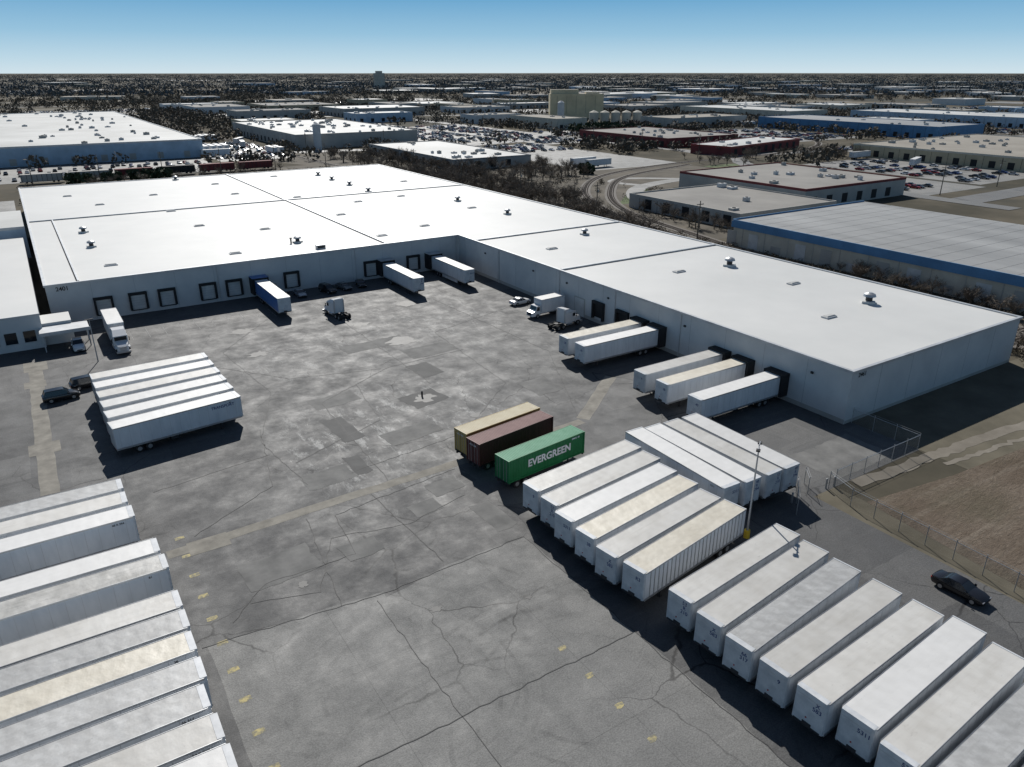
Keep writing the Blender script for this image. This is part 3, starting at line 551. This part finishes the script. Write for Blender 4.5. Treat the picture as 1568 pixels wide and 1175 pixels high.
fence([(90.6,53.7),(90.6,44.2),(73.6,44.2)]); fence([(72.4,44.2),(71.2,40.5),(70.6,20),(70,-20)]); fence([(68.4,45.6),(64.6,42.6)],2,'fence_gate'); fence([(71,46.5),(69.4,44.8)],2,'fence_gate')
for x,y in ((73.4,44.2),(72.2,44.4),(67.5,46.5),(66.2,44.5),(70,48)):
    b=MB(); b.cyl((0,0,0),.11,1.3,steel,'z',8); b.cyl((0,0,1.3),.11,.06,steel,'z',8,r2=.03); b.obj('bollard',(x,y,.02))
# ------------------------------------------------------------ mid-distance buildings
occ=[(-2,140,-60,330)]
def building(name,x0,x1,y0,y1,h,wall,roof,doors='WS',units=6,band=None,rot=0,dsp=9,dm=blk):
    occ.append((x0-6,x1+6,y0-6,y1+6)); cx,cy=(x0+x1)/2,(y0+y1)/2; w,d=(x1-x0)/2,(y1-y0)/2; b=MB()
    b.box(-w,w,-d,d,0,h-.4,wall,top=roof)
    for (a0,a1,c0,c1) in ((-w-.05,-w+.3,-d+.31,d-.31),(w-.3,w+.05,-d+.31,d-.31),(-w-.05,w+.05,-d-.05,-d+.3),(-w-.05,w+.05,d-.3,d+.05)): b.box(a0,a1,c0,c1,h-.9,h,band or wall)
    if 'W' in doors:
        y=-d+5
        while y<d-5: b.box(-w-.06,-w-.02,y-1.6,y+1.6,.6,3.9,dm); b.box(-w-.03,-w-.01,y+dsp/2-.08,y+dsp/2+.08,.2,h-1,seam); y+=dsp
    if 'S' in doors:
        x=-w+5
        while x<w-5: b.box(x-1.6,x+1.6,-d-.06,-d-.02,.6,3.9,dm); x+=dsp
    for _ in range(units):
        x=random.uniform(-w+4,w-4); y=random.uniform(-d+4,d-4); s=random.uniform(.6,1.8); hh=random.uniform(.6,1.5)
        b.box(x-s,x+s,y-s*.7,y+s*.7,h-.399,h-.4+hh,random.choice([steel,wallw,greyw])); b.cyl((x,y,h-.4+hh),s*.4,.2,dkst,'z',8)
    b.obj(name,(cx,cy,0),rot)
building('warehouse',-130,94,472,861,10,lblue,roofw2,'S',120,cap,dsp=14,dm=greyw)
building('warehouse',152,236,485,640,9,greyw,roofw2,'W',60)
building('warehouse',182,228,336,440,5.5,greyw,roofw2,'WS',16,roofm)
building('warehouse',355,420,368,460,6,redw,roofg,'W',20,redw)
building('retail_store',345,430,318,345,5.5,redw,roofw2,'S',8,pR,rot=12)
building('warehouse',560,622,309,470,9,bluew,roofm,'W',8,bluew)
building('warehouse',412,545,165,275,7,tanw,roofbr,'WS',40,beigew)
building('warehouse',430,560,40,150,7,tanw,roofbr,'WS',30,beigew)
building('warehouse',662,722,518,670,9,beigew,roofw2,'W',10)
building('warehouse',735,805,330,500,9,lblue,roofw2,'W',10)
building('warehouse',233,294,171,233,7,greyw,roofg,'S',14,redw)
building('storage_shed',184,231,157,208,5,greyw,roofg,'W',4)
occ.append((160,232,20,150)); b=MB(); b.box(165.5,225,-60,143,0,5.2,beigew); b.prism([(165,-60.5),(225.5,-60.5),(225.5,143.5),(165,143.5)],5.2,7,bluew,top=roofm)
for k in range(27): y=-58+7.6*k; b.box(165.44,165.49,y-.1,y+.1,.2,5.1,greyw); b.box(165.42,165.48,y+2.2,y+5.4,.3,4.2 if k%3 else 2.2,doorw if k%2 else greyw)
for k in range(44): y=-59+4.6*k; b.box(165.4,225.2,y-.02,y+.02,7.001,7.03,roofm)
b.box(165,165.3,-60,143,7.0,7.3,bluew); b.box(165.3,225,143.2,143.45,7.0,7.4,bluew)
b.obj('metal_building')
b=MB(); b.box(-28,28,-14,14,0,24,tanl,top=roofbr); b.box(-27,2,-10,10,24,28,tanl,top=roofbr); b.box(10,24,-8,8,24,25.5,tanl,top=roofbr)
for k in range(5): b.box(-21+10*k,-20.4+10*k,-14.1,-14.02,5,22,tanw)
b.obj('grain_mill',(519,681,0),-32); occ.append((440,570,540,720))
for i in range(5):
    b=MB(); b.cyl((0,0,0),4.4,10,beigew,'z',20); b.cyl((0,0,10),4.5,1.8,beigew,'z',20,r2=.6); b.obj('grain_silo',(470+9.2*i,588-4.8*i,0))
b=MB(); b.cyl((0,0,0),3.2,18,wallw,'z',20); b.cyl((0,0,18),3.2,1.5,wallw,'z',20,r2=1); b.obj('storage_tank',(455,620,0))
b=MB(); b.cyl((0,0,0),2.4,15,wallw,'z',20); b.cyl((0,0,15),2.4,1.2,wallw,'z',20,r2=.5); b.obj('storage_tank',(163.5,478,0))
b=MB(); b.box(-16,16,-12,12,0,42,beigew); b.box(-10,10,-8,8,42,48,beigew)
for k in range(10): b.box(-15,15,-12.1,-12.02,4+4*k,5.0+4*k,greyw)
b.obj('office_tower',(995,2293,0),-20)
# ------------------------------------------------------------ lots / roads / cars
lots=[(240,302,300,440),(303,350,430,640),(240,300,460,700),(96,140,440,560),(298,345,165,228),(430,556,282,312),(-30,90,400,460),(-60,-2,262,345),(560,700,180,300),(350,412,170,262),(434,540,352,460)]
avoid=[(158,300,150,305),(148,160,-60,470),(300,520,284,345)]
def polar(r0,r1,p=1.0):
    t=R(random.uniform(-4,69)); r=r0*(r1/r0)**(random.random()**p); return r*math.sin(t),r*math.cos(t),r
def clear(x,y,w,d): return all(x+w<a or x-w>b_ or y+d<c or y-d>d_ for a,b_,c,d_ in occ+lots+avoid)
clots=[]
for _ in range(400):
    x,y,r=polar(480,1500,.9); w=random.uniform(20,60); d=random.uniform(20,60)
    if clear(x,y,w,d): lots.append((x-w,x+w,y-d,y+d)); clots.append(lots[-1])
    if len(clots)>22: break
sheet('parking_lot',lots,lotm,.04)
b=MB()
for pts,w in [([(-50,465),(95,462),(150,470)],8),([(146,470),(240,452),(560,500),(900,560)],12),([(345,300),(352,350),(350,470),(360,900)],11),([(352,310),(560,290),(900,270)],11),([(298,150),(600,155),(900,160)],12),([(150,900),(500,760),(1200,820)],12),([(640,100),(650,700)],11),([(0,1300),(900,1100),(2000,1000)],14),([(800,100),(1000,1200),(1100,3000)],14),([(296,130),(297,235),(330,285),(345,300)],9),([(200,2000),(1500,1800),(3000,1500)],16)]: ribbon(b,pts,w,road,.055+.004*len(b.f))
b.obj('road')
def carmass(rects,fill,name='parked_cars'):
    b=MB(); cols=[pW,pK,pG,pS,pW,pG,pR,pB,pK]
    tmp={}
    for c in set(cols):
        q=MB(); car_parts(q,c,'sedan',True); tmp[c]=q
    for (x0,x1,y0,y1) in rects:
        y=y0+4
        while y<y1-4:
            x=x0+3
            while x<x1-3:
                if random.random()<fill:
                    q=tmp[random.choice(cols)]; T=Matrix.Translation((x,y,.05))@Matrix.Rotation(R(90+random.choice((0,180))),4,'Z')
                    o=len(b.v); b.v+=[tuple(T@Vector(p)) for p in q.v]; mp=[b.mi(m) for m in q.mats]
                    b.f+=[tuple(o+k for k in f) for f in q.f]; b.m+=[mp[k] for k in q.m]
                x+=2.9
            y+=random.choice((6,11))
    b.obj(name)
carmass([(96,140,440,560),(245,302,390,440),(240,300,470,690),(304,345,435,640)],.5)
carmass([(-12,90,404,458),(-12,-3,265,345),(298,330,175,225),(434,540,284,310),(350,408,175,260),(440,540,356,455)],.4)
carmass(clots[:12],.3)
def fartr(x,y,r): put(TV(random.choice(['W1','C1','G1','L','C2'])),'semi_trailer',(x,y,.06),r)
for x,y,r in [(392,225,20),(300,118,90),(306,118,90),(312,118,90),(298,100,60),(400,262,0),(108,585,90),(112,585,90),(116,585,90),(120,586,90),(124,585,90),(104,575,80),(136,470,90),(132,470,90),(100,470,0),(250,320,5),(252,310,5),(560,480,0),(565,486,0),(640,480,90),(646,480,90),(652,480,90),(656,480,90),(350,140,30),(100,500,90),(104,500,90),(108,500,90),(112,501,90),(100,530,90),(128,520,80),(132,545,60)]: fartr(x,y,r)
def track(name,pts):
    b=MB(); ribbon(b,pts,4.6,ball,.09)
    for o in (-.75,.75):
        P=[Vector(p) for p in pts]; q=[]
        for i,p in enumerate(P):
            d=(P[min(i+1,len(P)-1)]-P[max(i-1,0)]).normalized(); q.append(p+Vector((-d.y,d.x))*o)
        ribbon(b,q,.16,rust,.3)
    for i in range(len(pts)-1):
        p,q=Vector(pts[i]),Vector(pts[i+1]); L=(q-p).length; n=int(L/.9); a=math.atan2(q.y-p.y,q.x-p.x)
        for k in range(n):
            c=p+(q-p)*(k/n); b.T=Matrix.Translation((c.x,c.y,0))@Matrix.Rotation(a,4,'Z'); b.box(-.13,.13,-1.3,1.3,.1,.22,bark,bottom=False)
        b.T=None
    b.obj(name)
def spline(P,n=10):
    out=[];P=[Vector(p) for p in P]; P=[P[0]*2-P[1]]+P+[P[-1]*2-P[-2]]
    for i in range(1,len(P)-2):
        for k in range(n):
            t=k/n; p0,p1,p2,p3=P[i-1:i+3]; q=.5*((2*p1)+(p2-p0)*t+(2*p0-5*p1+4*p2-p3)*t*t+(3*p1-p0-3*p2+p3)*t**3); out.append((q.x,q.y))
    out.append(tuple(P[-2])); return out
tA=spline([(153,40),(156,110),(162,160),(172,205),(195,248),(236,284),(300,302),(380,306),(440,322),(480,350),(505,390)])
tB=spline([(158,110),(167,158),(178,203),(202,240),(240,274),(300,294)])
sheet('rough_ground',[[(142,-60),(164,-60),(164,150),(182,152),(182,212),(232,212),(232,236),(298,236),(298,330),(240,330),(200,345),(160,480),(100,470),(130,400),(0,392),(0,318),(142,318)]],weeds,.012)
track('railway_track',[(148,-60),(148,60),(148,150),(146.5,300),(140,420),(134,600),(128,900)])
track('railway_track',tA); track('railway_track',tB)
sheet('gravel_bank',[(142,152,-60,330)],ball,.03); sheet('green_lawn',[[(184,214),(206,234),(214,242),(222,240),(200,214)],(560,640,130,150),(300,328,262,284)],lawn,.045)
b=MB(); ribbon(b,spline([(196,214),(206,230),(226,246),(258,252),(296,240)]),7,lotm,.07); ribbon(b,spline([(226,246),(222,262),(236,268),(258,252)]),5,lotm,.078); b.obj('gravel_road')
def railcar(x,y,r): 
    b=MB(); b.box(-8,8,-1.5,1.5,1.2,4.2,random.choice([rust,greyw,blk,redw])); b.box(-8.6,8.6,-1.3,1.3,.95,1.19,dkst)
    for k in range(9): b.box(-7.6+1.9*k-.08,-7.6+1.9*k+.08,-1.58,1.58,1.25,4.15,dkst)
    for x1 in (-6,-4.2,4.2,6):
        for yy in (-.75,.75): b.cyl((x1,yy-.06,.75),.42,.12,dkst,'y',10)
    b.obj('freight_railcar',(x,y,0),r)
for i in range(6): railcar(10+18.4*i,394,0)
# ------------------------------------------------------------ vegetation
def bare_mesh(seed,h=7,dense=340):
    rg=random.Random(seed); b=MB()
    def limb(p,q,r0,r1,m=bark):
        p,q=Vector(p),Vector(q); d=(q-p).normalized(); u=d.orthogonal().normalized(); w=d.cross(u); vs=[]
        for c,r in ((p,r0),(q,r1)):
            for k in range(4): a=k*math.pi/2; vs.append(tuple(c+u*r*math.cos(a)+w*r*math.sin(a)))
        b.add(vs,[(i,(i+1)%4,4+(i+1)%4,4+i) for i in range(4)],m)
    limb((0,0,0),(0,0,h*.45),h*.03,h*.02); tips=[]
    for i in range(11):
        z=h*rg.uniform(.2,.5); a=rg.uniform(0,6.28); rr=h*rg.uniform(.2,.42); q=(rr*math.cos(a),rr*math.sin(a),z+h*rg.uniform(.2,.42)); limb((0,0,z),q,h*.014,h*.006); tips.append(((0,0,z),q))
    for i in range(dense):
        p,q=rg.choice(tips); t=rg.uniform(.3,1.05); c=Vector(p).lerp(Vector(q),t); d=Vector((rg.gauss(0,1),rg.gauss(0,1),rg.gauss(.7,.8))).normalized()*h*rg.uniform(.08,.2)
        w=d.orthogonal().normalized()*h*.006; j=Vector((rg.gauss(0,1),rg.gauss(0,1),rg.gauss(0,1)))*h*.04; c=c+j
        b.add([tuple(c-w),tuple(c+w),tuple(c+d)],[(0,1,2)],twig)
    return b.mesh('bare_tree')
bm_=[bare_mesh(i) for i in range(6)]
tr_pts=tA+tB+spline([(196,214),(206,230),(226,246),(258,252),(296,240)])
def near_track(x,y,m=5): return any((x-a)**2+(y-b_)**2<m*m for a,b_ in tr_pts)
def bt(x,y,s):
    if near_track(x,y,5.5): return
    put(random.choice(bm_),'bare_tree',(x,y,0),random.uniform(0,360),(s*random.uniform(1,1.4),s*random.uniform(1,1.4),s))
for _ in range(170): bt(random.choice([random.uniform(137,143),random.uniform(160,164)]),random.uniform(40,150),random.uniform(.3,.7))
for _ in range(380): bt(random.uniform(137,176),random.uniform(165,330),random.uniform(.5,1.1))
for _ in range(90): bt(random.uniform(150,185),random.uniform(330,430),random.uniform(.5,1.1))
for _ in range(60): bt(random.uniform(176,230),random.uniform(275,335),random.uniform(.6,1.2))
for _ in range(60): bt(random.uniform(164,183),random.uniform(150,212),random.uniform(.4,.9))
for _ in range(30): bt(random.uniform(20,130),random.uniform(335,385),random.uniform(.6,1.0))
for _ in range(50): bt(random.uniform(305,420),random.uniform(262,318),random.uniform(.6,1.1))
def clumps(name,pts,mat,nf,smin=.12,smax=.3):
    P=np.repeat(pts,nf,axis=0); n=len(P); u=rng.normal(size=(n,3)); u/=np.linalg.norm(u,axis=1)[:,None]; rad=rng.uniform(.35,1,n)**.5
    c=np.stack([P[:,0]+u[:,0]*rad*P[:,2]/2,P[:,1]+u[:,1]*rad*P[:,2]/2,P[:,3]*(.5+.48*u[:,2]*rad)],1)
    s=(np.minimum(P[:,2],P[:,3]*1.6)*rng.uniform(smin,smax,n))[:,None]
    a=rng.normal(size=(n,3)); a/=np.linalg.norm(a,axis=1)[:,None]; d=rng.normal(size=(n,3)); d-=a*(a*d).sum(1)[:,None]; d/=np.linalg.norm(d,axis=1)[:,None]
    V=np.stack([c-a*s,c+d*s*.8,c+a*s,c-d*s*.6],1).reshape(-1,3); me=bpy.data.meshes.new(name); me.vertices.add(n*4); me.vertices.foreach_set('co',V.ravel())
    me.loops.add(n*4); me.loops.foreach_set('vertex_index',np.arange(n*4)); me.polygons.add(n); me.polygons.foreach_set('loop_start',np.arange(n)*4); me.polygons.foreach_set('loop_total',np.full(n,4)); me.update(calc_edges=True); me.materials.append(mat); put(me,name)
def free(x,y):
    return not any(a<x<b_ and c<y<d for a,b_,c,d in occ+lots+avoid)
pts=[]
for _ in range(1000):
    y=random.uniform(30,330); x=random.choice([random.uniform(135.5,143),random.uniform(159,164.5)]); pts.append((x,y,random.uniform(1.2,3),random.uniform(.5,1.5)))
for _ in range(1200): 
    x,y=random.uniform(152,225),random.uniform(165,430)
    if not near_track(x,y,4.5) and not (183<x<232 and y<214): pts.append((x,y,random.uniform(1.5,4),random.uniform(.6,2.0)))
for _ in range(160): pts.append((random.uniform(0,130),random.uniform(320,388),random.uniform(2,5),random.uniform(1,2.5)))
clumps('brush',np.array(pts),brushm,34,.05,.13)
clumps('evergreen_shrubs',np.array([(random.uniform(380,440),random.uniform(462,520),7,7) for _ in range(30)]+[(random.uniform(20,60),random.uniform(376,386),5,5) for _ in range(14)]+[(228+random.uniform(0,8),290+random.uniform(-5,8),4,5) for _ in range(5)]),evg,60)
walls=[greyw,wallw,beigew,tanw,greyw,lblue]; roofs=[roofw2,roofw2,roofg,roofbr,roofg]
nb=0
for _ in range(900):
    x,y,r=polar(480,1200); w=random.uniform(14,50); d=random.uniform(14,50)
    if clear(x,y,w,d) and (x/ max(y,1)>.28 or random.random()<.25):
        building('warehouse',x-w,x+w,y-d,y+d,random.uniform(6,9),random.choice(walls),random.choice(roofs),'WS' if w>20 else 'S',int(w/4),dsp=11); nb+=1
    if nb>34: break
b=MB(); k=0
for _ in range(1500):
    x,y,r=polar(1150,4800,1.0); s=1+r/4500; w=random.uniform(10,38)*s; d=random.uniform(10,38)*s
    if clear(x,y,w,d) and (x/y>.3 or random.random()<.2):
        occ.append((x-w,x+w,y-d,y+d)); h=random.uniform(5,9); b.T=Matrix.Translation((x,y,0))@Matrix.Rotation(R(random.choice((0,0,0,15,-12))),4,'Z'); b.box(-w,w,-d,d,0,h,random.choice(walls),top=random.choice(roofs)); b.box(-w*.2,w*.1,-d*.2,d*.1,h,h+1.5,greyw); k+=1
        if k>85: break
b.T=None; b.obj('distant_buildings')
ff=[]
for _ in range(150):
    x,y,r=polar(650,7000,.8); s=1+r/1500; w=random.uniform(20,80)*s; d=random.uniform(15,50)*s
    if clear(x,y,w,d): ff.append((x-w,x+w,y-d,y+d)); lots.append(ff[-1])
b=MB()
for i,(x0,x1,y0,y1) in enumerate(ff): z=.05+.0005*i; b.poly([(x0,y0,z),(x1,y0,z),(x1,y1,z),(x0,y1,z)],(drygr,drygr,grass,lotm,grass)[i%5])
b.obj('distant_fields')
pts=[]
while len(pts)<6600:
    x,y,r=polar(430,2600,.8)
    k=.42+.5*math.sin(x*.006+1.3*math.sin(y*.004))*math.cos(y*.0052)
    if x/max(y,1)<.3: k+=.35
    if random.random()<k and free(x,y): 
        s=random.uniform(.6,1.15); pts.append((x,y,10*s,6.5*s))
clumps('distant_trees',np.array(pts),ftree,36,.06,.15)
pts=[]
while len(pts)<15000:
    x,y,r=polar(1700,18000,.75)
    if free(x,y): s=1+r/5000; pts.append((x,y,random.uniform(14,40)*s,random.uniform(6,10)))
clumps('distant_woodland',np.array(pts),ftree_haze,12)
# ------------------------------------------------------------ light, camera
w=bpy.data.worlds.new('World'); scene.world=w; w.use_nodes=True; nt=w.node_tree; sk=nn(nt,'ShaderNodeTexSky',sky_type='NISHITA'); sk.sun_disc=False
sd=Vector((.35*math.cos(R(38)),.937*math.cos(R(38)),math.sin(R(38)))).normalized()
sk.sun_elevation=R(38); sk.sun_rotation=math.atan2(.35,.937); sk.altitude=100; sk.air_density=1; sk.dust_density=.2; sk.ozone_density=1.5
S=.056
tc=nn(nt,'ShaderNodeTexCoord'); sx=nn(nt,'ShaderNodeSeparateXYZ'); nt.links.new(tc.outputs['Generated'],sx.inputs[0])
rp=nn(nt,'ShaderNodeValToRGB'); e=rp.color_ramp.elements; rm=nn(nt,'ShaderNodeMapRange'); rm.inputs[1].default_value=0; rm.inputs[2].default_value=.1; nt.links.new(sx.outputs[2],rm.inputs[0]); nt.links.new(rm.outputs[0],rp.inputs[0])
cols=[(0,(.62,.75,.82)),(.15,(.50,.68,.79)),(.42,(.31,.54,.72)),(.8,(.155,.39,.63)),(1,(.12,.34,.58))]
e[0].position=0; e[0].color=(*cols[0][1],1); e[1].position=1; e[1].color=(*cols[4][1],1)
for p,c in cols[1:4]: q=e.new(p); q.color=(*c,1)
sc=nn(nt,'ShaderNodeVectorMath',operation='SCALE'); sc.inputs['Scale'].default_value=1/S; nt.links.new(rp.outputs[0],sc.inputs[0])
f=nn(nt,'ShaderNodeMapRange'); f.inputs[1].default_value=.09; f.inputs[2].default_value=.3; nt.links.new(sx.outputs[2],f.inputs[0])
nt.links.new(mixc(nt,f.outputs[0],sc.outputs[0],sk.outputs[0]),nt.nodes['Background'].inputs[0]); nt.nodes['Background'].inputs[1].default_value=S
sl=bpy.data.lights.new('sun','SUN'); sl.energy=4.8; sl.angle=R(.5); sl.color=(1,.97,.92); so=bpy.data.objects.new('sun',sl); so.rotation_euler=sd.to_track_quat('Z','Y').to_euler(); so.location=(0,0,100); bpy.context.collection.objects.link(so)
cd=bpy.data.cameras.new('camera'); cd.sensor_width=36; cd.lens=36*1150/1568; cd.clip_start=.5; cd.clip_end=60000
co=bpy.data.objects.new('camera',cd); co.location=(0,0,45); co.rotation_euler=(R(90)-math.atan(477/1150),0,R(-32.77)); bpy.context.collection.objects.link(co); scene.camera=co
scene.view_settings.view_transform='Standard'; scene.view_settings.look='None'; scene.view_settings.exposure=0
